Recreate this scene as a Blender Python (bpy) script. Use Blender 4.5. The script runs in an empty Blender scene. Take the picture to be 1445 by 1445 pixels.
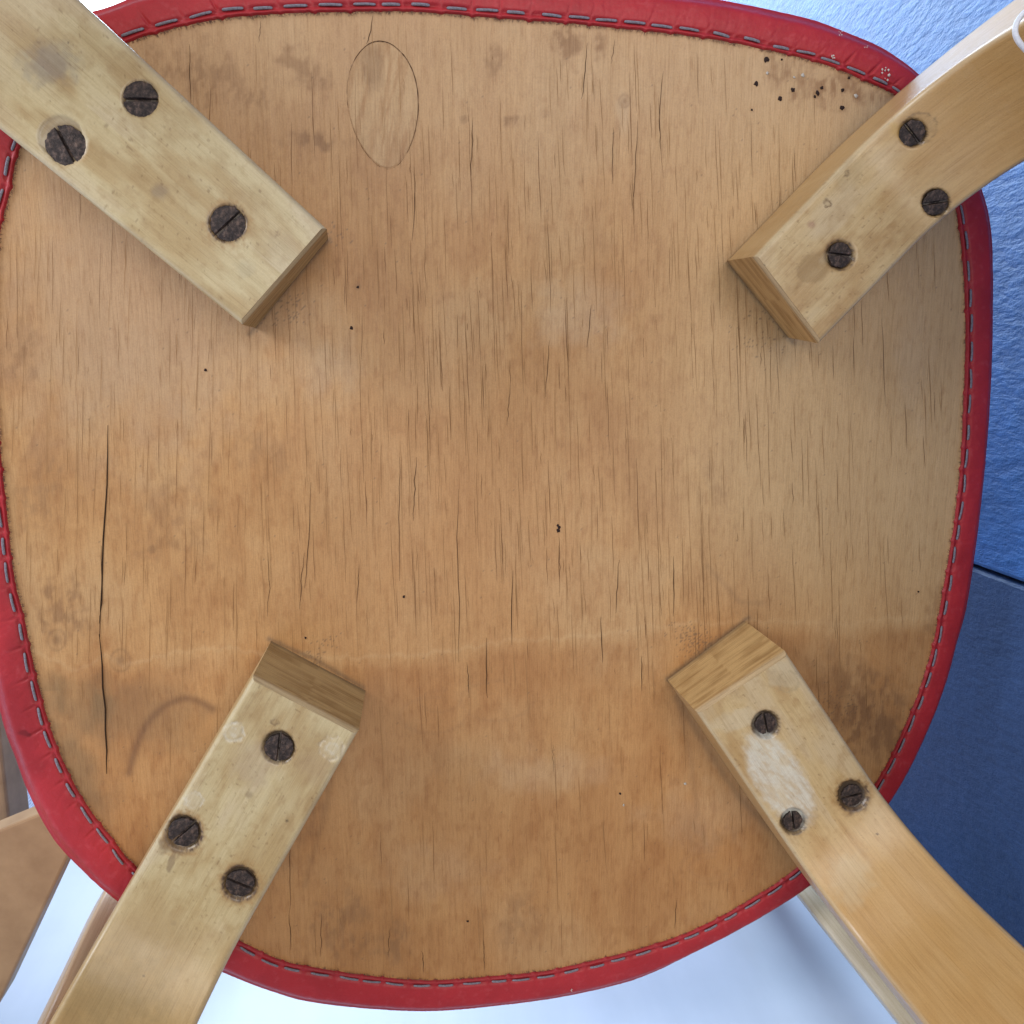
import bpy, math, random
import numpy as np
from mathutils import Vector
random.seed(4); rng = np.random.default_rng(11)
S = bpy.context.scene; C = S.collection

# ------------------------------------------------------------ camera (metres; seat underside is the plane y = 0)
F = 1100.0; D = 0.327; VX, VY = 570.0, 545.0; HC = 722.5
phi = math.atan((HC-VY)/F); psi = math.atan((HC-VX)/F*math.cos(phi))
fwd = np.array([math.sin(psi)*math.cos(phi), math.cos(psi)*math.cos(phi), -math.sin(phi)])
rgt = np.array([math.cos(psi), -math.sin(psi), 0.0]); upv = np.cross(rgt, fwd)
CAM = np.array([0, -D, 0.0])
cd = bpy.data.cameras.new('camera'); cam = bpy.data.objects.new('camera', cd); C.objects.link(cam)
cam.location = CAM; cam.rotation_euler = Vector(fwd).to_track_quat('-Z', 'Y').to_euler()
cd.sensor_width = 36; cd.lens = 36*F/1445; cd.clip_start = 0.01; cd.clip_end = 60
S.camera = cam
S.view_settings.view_transform = 'Standard'; S.view_settings.look = 'None'; S.view_settings.exposure = 0.0
# ------------------------------------------------------------ light
w = bpy.data.worlds.new('World'); S.world = w; w.use_nodes = True
w.node_tree.nodes['Background'].inputs[0].default_value = (0.80, 0.90, 1.0, 1); w.node_tree.nodes['Background'].inputs[1].default_value = 0.44
def area(name, loc, target, size, power, col):
    l = bpy.data.lights.new(name, 'AREA'); l.energy = power; l.size = size; l.color = col
    o = bpy.data.objects.new(name, l); C.objects.link(o); o.location = loc
    o.rotation_euler = (Vector(target)-Vector(loc)).to_track_quat('-Z', 'Y').to_euler(); return o
area('room_light', (0.30, -2.0, 0.45), (0, 0, -.05), 1.3, 19.5, (1.0, .93, .85))
area('side_fill_light', (-1.45, -0.62, 0.75), (-.05, 0, 0), 0.7, 21, (.86, .91, 1.0))  # soft fill added at the left; no window stands there
area('window_light', (-.08, 1.12, .85), (.33, .1, .15), 0.7, 30, (.60, .80, 1.0))

# ------------------------------------------------------------ projection helpers
def unp(px, py, y):
    px = np.asarray(px, float); py = np.asarray(py, float)
    r = (px-HC)[..., None]*rgt + (HC-py)[..., None]*upv + F*fwd
    t = ((np.asarray(y)+D)/r[..., 1])
    return CAM + r*t[..., None]
def prj(P):
    d = P-CAM; z = d@fwd
    return HC+F*(d@rgt)/z, HC-F*(d@upv)/z

# ------------------------------------------------------------ numpy noise
_lat = rng.random((8, 257, 257))
def vn(x, y, k=0):
    x = np.mod(x, 256); y = np.mod(y, 256)
    i = np.floor(x).astype(int); j = np.floor(y).astype(int); fx = x-i; fy = y-j
    fx = fx*fx*(3-2*fx); fy = fy*fy*(3-2*fy); L = _lat[k % 8]
    return (L[i, j]*(1-fx)+L[i+1, j]*fx)*(1-fy)+(L[i, j+1]*(1-fx)+L[i+1, j+1]*fx)*fy
def fbm(x, y, k=0, o=4):
    s = 0; a = .5; t = 0
    for q in range(o):
        s = s+a*vn(x*2**q+17*q, y*2**q+31*q, k+q); t += a; a *= .5
    return s/t
def ss(e0, e1, x):
    t = np.clip((x-e0)/(e1-e0), 0, 1); return t*t*(3-2*t)
def mixc(c, col, m):
    return c*(1-m[..., None])+np.array(col)*m[..., None]
def mulc(c, col, m):
    return c*(1-m[..., None]*(1-np.array(col)))
def ell(px, py, cx, cy, rx, ry, a=0, soft=.5, wob=.25, k=0, ns=25.):
    a = math.radians(a); dx = px-cx; dy = py-cy
    u = (dx*math.cos(a)+dy*math.sin(a))/rx; v = (-dx*math.sin(a)+dy*math.cos(a))/ry
    d = np.sqrt(u*u+v*v)+wob*2*(fbm(px/ns+cx, py/ns+cy, k)-.5)
    return 1-ss(1-soft, 1, d)

# ------------------------------------------------------------ object helpers
def put(o, parent=None, **kw):
    C.objects.link(o)
    if parent is not None: o.parent = parent
    for k, v in kw.items(): o[k] = v
    return o
def mesh(name, V, Fc, mat, smooth=True):
    m = bpy.data.meshes.new(name); V = np.asarray(V, float)
    if isinstance(Fc, np.ndarray):
        n, k = Fc.shape
        m.vertices.add(len(V)); m.vertices.foreach_set('co', V.ravel())
        m.loops.add(n*k); m.loops.foreach_set('vertex_index', Fc.ravel().astype(np.int32))
        m.polygons.add(n); m.polygons.foreach_set('loop_start', np.arange(0, n*k, k, dtype=np.int32))
        m.polygons.foreach_set('loop_total', np.full(n, k, dtype=np.int32)); m.update(calc_edges=True); m.validate()
    else: m.from_pydata([tuple(v) for v in V], [], Fc)
    m.polygons.foreach_set('use_smooth', np.full(len(m.polygons), smooth)); m.update()
    for q in (mat if isinstance(mat, list) else [mat]): m.materials.append(q)
    return m
def colattr(m, col, name='col'):
    a = m.color_attributes.new(name, 'FLOAT_COLOR', 'POINT')
    c = np.ones((len(m.vertices), 4)); c[:, :3] = col; a.data.foreach_set('color', c.ravel())
def vecattr(m, v, name='gco'):
    a = m.attributes.new(name, 'FLOAT_VECTOR', 'POINT'); a.data.foreach_set('vector', np.asarray(v, float).ravel())
def obj(name, m, parent=None, **kw): return put(bpy.data.objects.new(name, m), parent, **kw)
def thing(name, label, cat, loc=(0, 0, 0), **kw):
    o = bpy.data.objects.new(name, None); o.location = loc; o.empty_display_size = .05
    return put(o, None, label=label, category=cat, **kw)
def gridf(nu, nv, wrapu=False, off=0):
    i = np.arange(nu if wrapu else nu-1)[:, None]; j = np.arange(nv-1)[None, :]
    i2 = (i+1) % nu
    return np.stack([(i*nv+j)+off, (i2*nv+j)+off, (i2*nv+j+1)+off, (i*nv+j+1)+off], -1).reshape(-1, 4)

# ------------------------------------------------------------ materials
class NT:
    def __init__(s, name):
        s.m = bpy.data.materials.new(name); s.m.use_nodes = True; s.t = s.m.node_tree; s.b = s.t.nodes['Principled BSDF']
    def n(s, typ, ins=None, **props):
        n = s.t.nodes.new(typ)
        for k, v in props.items(): setattr(n, k, v)
        for k, v in (ins or {}).items():
            if isinstance(v, bpy.types.NodeSocket): s.t.links.new(v, n.inputs[k])
            else: n.inputs[k].default_value = v
        return n
    def l(s, a, b): s.t.links.new(a, b)
    def attr(s, name): return s.n('ShaderNodeAttribute', attribute_name=name)
    def mapn(s, vec, scale, loc=(0, 0, 0)): return s.n('ShaderNodeMapping', {'Vector': vec, 'Scale': scale, 'Location': loc}).outputs[0]
    def noise(s, vec, sc, det=4, rough=.55): return s.n('ShaderNodeTexNoise', {'Vector': vec, 'Scale': sc, 'Detail': det, 'Roughness': rough}).outputs[0]
    def ramp(s, f, pts):
        r = s.n('ShaderNodeValToRGB', {'Fac': f}); e = r.color_ramp.elements
        while len(e) < len(pts): e.new(.5)
        for q, (p, c) in zip(e, pts): q.position = p; q.color = tuple(c)+(1,) if len(c) == 3 else c
        return r.outputs[0]
    def mul(s, a, b, fac=1.0):
        n = s.n('ShaderNodeMix', data_type='RGBA', blend_type='MULTIPLY'); n.inputs[0].default_value = fac
        for k, v in ((6, a), (7, b)):
            if isinstance(v, bpy.types.NodeSocket): s.l(v, n.inputs[k])
            else: n.inputs[k].default_value = v
        return n.outputs[2]
    def bump(s, h, st, dist=.001, normal=None):
        n = s.n('ShaderNodeBump', {'Height': h, 'Strength': st, 'Distance': dist})
        if normal: s.l(normal, n.inputs['Normal'])
        return n.outputs[0]
    def fin(s, col=None, rough=.5, nrm=None, **kw):
        if col is not None:
            if isinstance(col, bpy.types.NodeSocket): s.l(col, s.b.inputs['Base Color'])
            else: s.b.inputs['Base Color'].default_value = tuple(col)+(1,)
        if isinstance(rough, bpy.types.NodeSocket): s.l(rough, s.b.inputs['Roughness'])
        else: s.b.inputs['Roughness'].default_value = rough
        if nrm: s.l(nrm, s.b.inputs['Normal'])
        for k, v in kw.items(): s.b.inputs[k.replace('_', ' ')].default_value = v
        return s.m
def G(v): return (v, v, v)
def obco(t): return t.n('ShaderNodeTexCoord').outputs['Object']

# plywood: colour attribute x fine vertical grain
t = NT('birch_plywood'); oc = obco(t); a = t.attr('col').outputs['Color']
g1 = t.noise(t.mapn(oc, (900, 1, 26)), 1, 5, .6); g2 = t.noise(t.mapn(oc, (2600, 1, 90)), 1, 3); g3 = t.noise(oc, 1500, 2)
g4 = t.noise(t.mapn(oc, (90, 1, 9)), 1, 5, .65); g5 = t.noise(t.mapn(oc, (420, 1, 130)), 1, 5, .7)
c = t.mul(a, t.ramp(g1, [(.28, (.90, .88, .85)), (.52, G(1.0)), (.75, G(1.04))]))
c = t.mul(c, t.ramp(g2, [(.28, (.80, .76, .70)), (.45, G(1)), (.8, G(1.03))]))
c = t.mul(c, t.ramp(g4, [(.3, (.93, .91, .88)), (.55, G(1)), (.8, (1.03, 1.03, 1.04))])); c = t.mul(c, t.ramp(g5, [(.30, (.86, .80, .74)), (.48, G(1)), (.75, (1.04, 1.05, 1.06))]))
c = t.mul(c, t.ramp(g3, [(.3, G(.93)), (.6, G(1.03))]))
PLY = t.fin(c, t.ramp(g1, [(.3, G(.60)), (.7, G(.46))]), t.bump(g2, .22, .0004, t.bump(g1, .25, .0006)), Specular_IOR_Level=.38, Coat_Weight=.22, Coat_Roughness=.38)
# leg birch (gco: x along, y across, z thickness)
def legmat(name, end=False):
    t = NT(name); gc = t.attr('gco').outputs['Vector']; a = t.attr('col').outputs['Color']
    if end: s1, s2 = (60, 22, 900), (200, 60, 2600)
    else: s1, s2 = (22, 650, 650), (60, 2300, 2300)
    g1 = t.noise(t.mapn(gc, s1), 1, 5, .6); g2 = t.noise(t.mapn(gc, s2), 1, 3); g3 = t.noise(gc, 1600, 2); g5 = t.noise(gc, 90, 4, .6)
    lo = .78 if end else .90
    c = t.mul(a, t.ramp(g1, [(.3, (lo, lo*.97, lo*.92)), (.55, G(1)), (.75, G(1.04))]))
    c = t.mul(c, t.ramp(g2, [(.28, (.84, .80, .74) if not end else (.7, .66, .6)), (.45, G(1)), (.8, G(1.02))]))
    c = t.mul(c, t.ramp(g3, [(.3, G(.95)), (.6, G(1.02))]))
    r = G(.62) if end else G(.36)
    rr = t.ramp(g5, [(.3, r), (.7, tuple(q+.16 for q in r))])
    return t.fin(c, rr, t.bump(g5, .12, .0012, t.bump(g2, .2 if not end else .6, .0004)), Specular_IOR_Level=.5 if not end else .25, Coat_Weight=0.0 if end else .35, Coat_Roughness=.22)
LEG = legmat('lacquered_birch'); LEGEND = legmat('end_cut_birch', True)
# red vinyl
t = NT('red_vinyl'); oc = obco(t); a = t.attr('col').outputs['Color']
n1 = t.noise(oc, 700, 4, .6); n2 = t.noise(oc, 60, 4); n3 = t.noise(oc, 3200, 2)
c = t.mul(a, t.ramp(n2, [(.3, G(.86)), (.6, G(1.03))])); c = t.mul(c, t.ramp(n3, [(.3, G(.9)), (.6, G(1.03))]))
RED = t.fin(c, t.ramp(n1, [(.3, G(.38)), (.7, G(.52))]), t.bump(n3, .12, .0003, t.bump(n1, .22, .0006)), Specular_IOR_Level=.3)
t = NT('grey_thread'); oc = obco(t); n1 = t.noise(t.mapn(oc, (1800, 1800, 1800)), 1, 2)
THREAD = t.fin(t.ramp(n1, [(.3, (.12, .11, .13)), (.65, (.27, .25, .295))]), .75, t.bump(n1, .6, .0005))
t = NT('rusty_steel'); oc = obco(t); n1 = t.noise(oc, 480, 6, .72); n2 = t.noise(oc, 260, 3)
c = t.mul(t.ramp(n1, [(.3, (.016, .011, .010)), (.5, (.052, .035, .030)), (.68, (.16, .10, .075))]), t.ramp(n2, [(.3, G(.7)), (.7, G(1.15))]))
STEEL = t.fin(c, t.ramp(n1, [(.3, G(.7)), (.7, G(.42))]), t.bump(n1, .8, .0007), Metallic=.35)
t = NT('crack_dark'); STUFFC = t.fin(t.attr('col').outputs['Color'], .9, Specular_IOR_Level=.1)
def plain(name, c1, c2, sc, rough, bs=.2, bd=.0005, **kw):
    t = NT(name); oc = obco(t); n1 = t.noise(oc, sc, 5, .6)
    return t.fin(t.ramp(n1, [(.3, c1), (.7, c2)]), rough, t.bump(n1, bs, bd), **kw)
FRAY = plain('frayed_backing', (.07, .03, .03), (.30, .16, .10), 900, .95, .8, .001)
CORD = plain('looped_string', (.66, .66, .70), (.80, .80, .84), 900, .6)
DUST = plain('pale_dirt', (.45, .40, .34), (.7, .66, .6), 900, .9)
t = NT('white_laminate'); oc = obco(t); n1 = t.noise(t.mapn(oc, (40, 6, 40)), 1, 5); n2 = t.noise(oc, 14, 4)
c = t.mul(t.ramp(n1, [(.3, (.45, .50, .60)), (.7, (.50, .55, .65))]), t.ramp(n2, [(.35, G(.93)), (.6, G(1))]))  # blue skylight cast is mixed into the white base colour
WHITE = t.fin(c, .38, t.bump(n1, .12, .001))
# blue walls
def blue(name, k, cA, cB, sc):
    t = NT(name); oc = obco(t); n1 = t.noise(t.mapn(oc, (1, .38, 1)), sc, 6, .62); n2 = t.noise(oc, 14, 6, .7); n3 = t.noise(oc, 700, 2)
    c = t.mul(t.ramp(n1, [(.3, cA), (.7, cB)]), t.ramp(n2, [(.3, G(.80)), (.5, G(1)), (.68, G(1.10))]))
    return t.fin(c, .5, t.bump(n3, .1, .0006, t.bump(n1, k, .004)), Specular_IOR_Level=.26)
BLUE1 = blue('blue_rough_paint', .5, (.018, .078, .255), (.028, .115, .34), 210)
BLUE2 = blue('blue_smooth_paint', .35, (.021, .047, .125), (.026, .057, .145), 260)
PALE = plain('window_wall_paint', (.62, .64, .66), (.68, .70, .72), 40, .7)
t = NT('daylight_pane'); t.b.inputs['Base Color'].default_value = (.7, .8, .9, 1); t.b.inputs['Emission Color'].default_value = (.80, .91, 1, 1); t.b.inputs['Emission Strength'].default_value = 3.2; PANE = t.m

# ------------------------------------------------------------ setting
def box(name, lo, hi, mat, parent=None, bev=0.0, **kw):
    import bmesh
    bm = bmesh.new(); bmesh.ops.create_cube(bm, size=1)
    lo = Vector(lo); hi = Vector(hi)
    for v in bm.verts: v.co = Vector(((v.co.x+.5)*(hi.x-lo.x)+lo.x, (v.co.y+.5)*(hi.y-lo.y)+lo.y, (v.co.z+.5)*(hi.z-lo.z)+lo.z))
    if bev: bmesh.ops.bevel(bm, geom=list(bm.edges), offset=bev, segments=3, affect='EDGES', profile=.5)
    m = bpy.data.meshes.new(name); bm.to_mesh(m); bm.free(); m.materials.append(mat)
    return obj(name, m, parent, **kw)
def prism(name, pts, thick, mat, parent=None, bev=.001, **kw):
    import bmesh
    bm = bmesh.new(); n = len(pts)
    a_ = [bm.verts.new(p) for p in pts]; b_ = [bm.verts.new(tuple(Vector(p)+Vector(thick))) for p in pts]
    bm.faces.new(a_); bm.faces.new(b_[::-1])
    for i in range(n): bm.faces.new((a_[i], b_[i], b_[(i+1) % n], a_[(i+1) % n]))
    bmesh.ops.recalc_face_normals(bm, faces=bm.faces)
    if bev: bmesh.ops.bevel(bm, geom=list(bm.edges), offset=bev, segments=2, affect='EDGES', profile=.5)
    m = bpy.data.meshes.new(name); bm.to_mesh(m); bm.free(); m.materials.append(mat)
    return obj(name, m, parent, **kw)
ZT = -.33
tb = thing('white_table', 'white laminate table carrying the upturned chair, seen below the red seat edge', 'table', (-.2, -.05, -.75))
def local(o, root):
    o.location = -Vector(root.location); return o
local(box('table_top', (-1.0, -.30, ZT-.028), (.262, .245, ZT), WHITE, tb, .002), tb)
for x, y in ((-.95, -.25), (.2, -.25), (-.95, .2), (.2, .2)):
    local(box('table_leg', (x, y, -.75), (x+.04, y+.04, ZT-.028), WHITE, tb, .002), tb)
t = NT('woven_rug'); oc = obco(t); w1 = t.n('ShaderNodeTexWave', {'Vector': oc, 'Scale': 60, 'Distortion': 3, 'Detail': 3}).outputs['Color']; n1 = t.noise(oc, 120, 4)
RUG = t.fin(t.mul(t.ramp(w1, [(.2, (.45, .52, .72)), (.7, (.68, .74, .88))]), t.ramp(n1, [(.3, G(.75)), (.7, G(1.1))])), .95)
box('floor', (-3, -2.4, -.78), (2, 2.0, -.75), RUG, kind='structure')
# wall on the right, receding; x = .264 + .1*Y
def wx(Y): return .266+.1*Y
def wallslab(name, z0, z1, mat, off, label):
    Y0, Y1 = .02, 1.62
    pts = [(wx(Y0)+off, Y0-D, z0), (wx(Y1)+off, Y1-D, z0), (wx(Y1)+off, Y1-D, z1), (wx(Y0)+off, Y0-D, z1)]
    o = prism(name, pts, (.06, 0, 0), mat, None, .0022, label=label, category='wall')
    return o
wallslab('painted_wall', -.0955, 1.7, BLUE1, 0, 'rough textured bright blue painted wall at the upper right')
wallslab('painted_wainscot', -.75, -.0975, BLUE2, .0015, 'smoother dark blue wainscot board below the dark seam at the right')
# window wall beyond
ww = 1.28
wr = thing('window', 'bright daylight window beyond the chair at the top left corner', 'window', (-.45, ww, .3))
local(box('pane', (-1.0, ww+.03, .32), (.16, ww+.036, 1.25), PANE, wr), wr)
for lo, hi in (((-1.05, ww-.01, .27), (.21, ww+.05, .32)), ((-1.05, ww-.01, 1.25), (.21, ww+.05, 1.30)), ((-1.05, ww-.01, .32), (-1.0, ww+.05, 1.25)), ((.16, ww-.01, .32), (.21, ww+.05, 1.25))):
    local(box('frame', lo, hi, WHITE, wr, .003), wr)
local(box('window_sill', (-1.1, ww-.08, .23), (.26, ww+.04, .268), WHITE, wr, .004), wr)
box('back_wall', (-3, ww+.055, -.75), (.40, ww+.12, 2.2), PALE, kind='structure')

# ------------------------------------------------------------ the chair
chair = thing('chair', 'wooden chair with red vinyl seat cover, seen from underneath with four bentwood legs', 'chair', (.03, 0, ZT))
def CH(o):   # parts are built in world coordinates; shift them to the chair's origin
    o.location = -Vector(chair.location); return o
OUT = [(150,9),(200,-9),(300,-24),(400,-33),(480,-35),(580,-35),(700,-30),(840,-20),(960,-10),(1033,1),(1100,15),(1150,27),(1190,42),(1234,60),(1267,79),(1299,104),(1335,145),(1366,205),(1388,268),(1399,311),(1403,363),(1403,450),(1402,500),(1399,569),(1394,638),(1385,725),(1376,794),(1366,856),(1352,908),(1338,960),(1320,1010),(1289,1079),(1256,1135),(1204,1200),(1141,1254),(1067,1300),(984,1344),(900,1383),(798,1408),(688,1423),(606,1429),(525,1426),(444,1417),(395,1405),(330,1381),(250,1342),(154,1265),(117,1232),(73,1184),(40,1123),(20,1070),(4,1026),(-14,950),(-28,880),(-42,760),(-52,600),(-50,450),(-38,310),(-34,220),(-8,130),(60,40)]
INN = [(176,62),(225,45),(311,26),(398,19),(480,17),(581,16),(696,25),(840,36),(1000,54),(1098,74),(1168,92),(1237,121),(1261,133),(1300,170),(1330,230),(1351,304),(1361,398),(1363,484),(1362,530),(1360,569),(1357,638),(1349,721),(1339,787),(1326,863),(1318,905),(1298,974),(1268,1045),(1237,1104),(1185,1172),(1120,1229),(1067,1265),(984,1311),(900,1340),(798,1365),(753,1373),(688,1379),(606,1384),(525,1378),(444,1366),(395,1355),(340,1329),(260,1285),(182,1214),(162,1188),(130,1147),(101,1099),(73,1034),(52,958),(34,872),(21,822),(11,739),(3,663),(-3,600),(-8,500),(-6,400),(0,325),(14,270),(26,214),(60,150),(110,98)]
def closed_spline(P, n):
    P = np.array(P, float); m = len(P); res = []
    for i in range(m):
        p0, p1, p2, p3 = P[i-1], P[i], P[(i+1) % m], P[(i+2) % m]
        for q in np.linspace(0, 1, 16, endpoint=False):
            res.append(.5*((2*p1)+(-p0+p2)*q+(2*p0-5*p1+4*p2-p3)*q*q+(-p0+3*p1-3*p2+p3)*q**3))
    R = np.array(res)
    for _ in range(6): R = .25*np.roll(R, 1, 0)+.5*R+.25*np.roll(R, -1, 0)
    L = np.r_[0, np.cumsum(np.linalg.norm(np.roll(R, -1, 0)-R, axis=1))]; Rc = np.vstack([R, R[:1]])
    s = np.linspace(0, L[-1], n, endpoint=False)
    return np.stack([np.interp(s, L, Rc[:, k]) for k in (0, 1)], 1), L[-1]
NR = 3000
inn, Lp = closed_spline(INN, NR); out_raw, _ = closed_spline(OUT, 4000)
# pair each inner sample with the outer curve by angle about the seat centre
cc = np.array([680., 690.])
ai = np.unwrap(np.arctan2(*(inn-cc).T[::-1])); ao = np.unwrap(np.arctan2(*(out_raw-cc).T[::-1]))
ao_n = ao-2*np.pi*np.round((ao[0]-ai[0])/(2*np.pi))
aa = np.r_[ao_n-2*np.pi, ao_n, ao_n+2*np.pi]; oo = np.vstack([out_raw]*3)
outc = np.stack([np.interp(ai, aa, oo[:, k]) for k in (0, 1)], 1)
IN3 = unp(inn[:, 0], inn[:, 1], np.full(NR, -.0006)); OU3 = unp(outc[:, 0], outc[:, 1], np.full(NR, .0035))
per = np.r_[0, np.cumsum(np.linalg.norm(np.diff(IN3, axis=0), axis=1))]; PL = per[-1]+np.linalg.norm(IN3[0]-IN3[-1])

# --- seat panel: fine grid with painted wear and lighting gradient
PXM = .00062
xs = np.arange(IN3[:, 0].min()-.004, IN3[:, 0].max()+.004, PXM); zs = np.arange(IN3[:, 2].min()-.004, IN3[:, 2].max()+.004, PXM)
XX, ZZ = np.meshgrid(xs, zs, indexing='ij')
cx3 = IN3.mean(0)
poly = IN3+(OU3-IN3)*.35
def inpoly(x, z, P):
    ins = np.zeros(x.shape, bool); n = len(P)
    for i in range(n):
        x1, z1 = P[i, 0], P[i, 2]; x2, z2 = P[(i+1) % n, 0], P[(i+1) % n, 2]
        if z1 == z2: continue
        c_ = ((z1 > z) != (z2 > z)); ins ^= c_ & (x < (x2-x1)*(z-z1)/(z2-z1)+x1)
    return ins
pin = inpoly(XX, ZZ, poly[::25])
nx, nz = XX.shape
Pw = np.stack([XX, np.zeros_like(XX), ZZ], -1)
PX, PY = prj(Pw.reshape(-1, 3)); PX = PX.reshape(nx, nz); PY = PY.reshape(nx, nz)
def panel_y(px, py):   # gentle moulded dish
    return .0088*np.exp(-(((px-830)/165.)**2+((py-560)/250.)**2)) - .0046*np.exp(-(((px-400)/140.)**2+((py-640)/190.)**2))
YY = panel_y(PX, PY)+.0003*(fbm(PX/90, PY/140, 3)-.5)
base = np.array([.545, .293, .112])
col = np.ones((nx, nz, 3))*base
nA = fbm(PX/130, PY/170, 1); nB = fbm(PX/28, PY/60, 2); nC = fbm(PX/9, PY/16, 5, 3)
col = mulc(col, (.80, .70, .60), .5*ss(.45, .72, nA)); col = mixc(col, (.55, .36, .185), .35*ss(.55, .3, nA))
col = mulc(col, (.78, .66, .54), .36*ss(.50, .72, nB)); col = mulc(col, (.80, .70, .60), .42*ss(.54, .74, nC))
# painted-in lighting gradient: pale dull right and left, warm orange centre and bottom
col = mixc(col, (.60, .405, .205), .75*ss(820, 1150, PX)*ss(1000, 700, PY))
col = mixc(col, (.545, .355, .195), .55*ss(380, 60, PY))
col = mixc(col, (.45, .285, .165), .65*ell(PX, PY, 190, 420, 300, 330, 0, .8, .2, 2))
col = mixc(col, (.53, .265, .10), .6*ell(PX, PY, 620, 740, 330, 340, 0, .9, .2, 3, 60))
# tide line and darker washed band below it
ty = np.interp(PX, [0, 60, 110, 150, 175, 220, 300, 500, 640, 690, 780, 870, 960, 1060, 1200, 1345], [905, 928, 950, 925, 945, 930, 918, 935, 922, 912, 905, 898, 885, 880, 884, 870])+7*(fbm(PX/14, PX*0+3, 4)-.5)*2
below = ss(-2, 22, PY-ty)*(.35+.65*ss(.3, .6, fbm(PX/55, PY/200, 2)))
col = mulc(col, (.90, .84, .78), below*ss(200, 0, PY-ty)*.9); col = mulc(col, (.93, .88, .82), below)
col = mixc(col, (.66, .44, .23), .28*np.exp(-((PY-ty+4)/3.)**2)*(.35+.8*fbm(PX/30, PX*0, 6)))
col = mixc(col, (.20, .125, .05), .75*ell(PX, PY, 110, 985, 80, 55, 20, .7, .35, 1)*below)
col = mixc(col, (.22, .13, .055), .62*ell(PX, PY, 95, 1095, 70, 130, -30, .8, .35, 2))
col = mixc(col, (.25, .14, .06), .5*ell(PX, PY, 190, 1010, 150, 70, 10, .8, .4, 4))
for cx, cy, rx, ry, an, m in ((1160,120,130,38,14,.45),(1225,1010,60,75,30,.55),(1190,960,55,70,-20,.3),(1240,1040,45,40,0,.5),(95,860,60,60,0,.4),(60,700,45,90,0,.3),(430,95,60,28,20,.4),(445,200,65,20,0,.5),(300,110,120,55,20,.35),(800,60,26,40,0,.5),(845,62,14,24,0,.45),(700,90,22,30,0,.4),(30,500,30,80,0,.35),(480,1300,55,60,0,.35),(560,1330,40,45,0,.4),(430,1170,30,90,20,.25),(250,740,90,80,0,.22),(360,640,60,40,0,.2),(720,170,30,14,0,.4),(770,160,16,10,0,.3),(445,120,30,14,0,.4),(200,230,80,60,0,.25),(1000,1180,60,40,0,.2),(1320,860,20,70,10,.3),(730,1300,60,60,0,.25),(340,1230,24,60,25,.3),(1015,690,26,60,0,.18)):
    col = mixc(col, (.29, .145, .058), 1.15*m*ell(PX, PY, cx, cy, rx, ry, an, .8, .65, int(cx) % 7, 17.)*(.35+1.1*ss(.38, .6, fbm(PX/7+cx, PY/15, 3))))
for cx, cy, rx, ry, m in ((820,440,90,70,.35),(470,520,60,60,.3),(760,1090,120,40,.22),(1000,1150,130,60,.2),(880,160,14,50,.3),(1290,500,40,150,.22),(620,1230,110,60,.15)):
    col = mixc(col, (.60, .44, .28), m*ell(PX, PY, cx, cy, rx, ry, 0, .9, .5, int(cx) % 7))
# knots: small ringed marks and the two larger whorls
for cx, cy, r in ((882,142,8),(80,903,13),(170,932,14),(655,168,4),(215,775,4),(505,405,3)):
    d = np.hypot(PX-cx, (PY-cy)*.9)+2*(nC-.5); col = mixc(col, (.22, .11, .045), .6*np.exp(-(d/(r*.55))**2)+.35*np.exp(-((d-r)/1.8)**2))
def arc(P, wd, colr, m, soft=1.):
    global col
    best = np.full(PX.shape, 1e9); P = np.array(P, float)
    if len(P) > 3:
        tq = np.linspace(0, len(P)-1, 26); P = np.stack([np.interp(tq, np.arange(len(P)), P[:, k]) for k in (0, 1)], 1)
        for _ in range(8): P[1:-1] = .25*P[:-2]+.5*P[1:-1]+.25*P[2:]
    for i in range(len(P)-1):
        d = P[i+1]-P[i]; tt = np.clip(((PX-P[i, 0])*d[0]+(PY-P[i, 1])*d[1])/(d@d), 0, 1)
        best = np.minimum(best, np.hypot(PX-P[i, 0]-tt*d[0], PY-P[i, 1]-tt*d[1]))
    best = best+3*(nC-.5)
    col = mixc(col, colr, m*np.exp(-(best/wd)**2))
arc([(182,1090),(192,1050),(212,1012),(240,990),(268,982),(300,1000)], 6, (.17, .075, .03), .62)
arc([(430,1250),(450,1180),(462,1130),(470,1060)], 5, (.25, .13, .05), .3)
arc([(955,985),(1000,1060),(1045,1130),(1110,1190)], 5, (.24, .14, .07), .45)
arc([(960,1000),(975,1070),(985,1150)], 4, (.3, .16, .07), .3); arc([(1000,800),(1045,850),(1075,852)], 4, (.30, .17, .08), .3)
for q, (px_, r_) in enumerate(((1000, 30), (1000, 44), (620, 30), (700, 55), (610, 50))):
    cy_ = (1225, 1225, 990, 990, 1010)[q]
    th = np.linspace(0, 5, 14); arc(np.stack([px_+r_*np.cos(th), cy_+r_*.55*np.sin(th)], 1), 2.5, (.34, .17, .07), .22)
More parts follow.
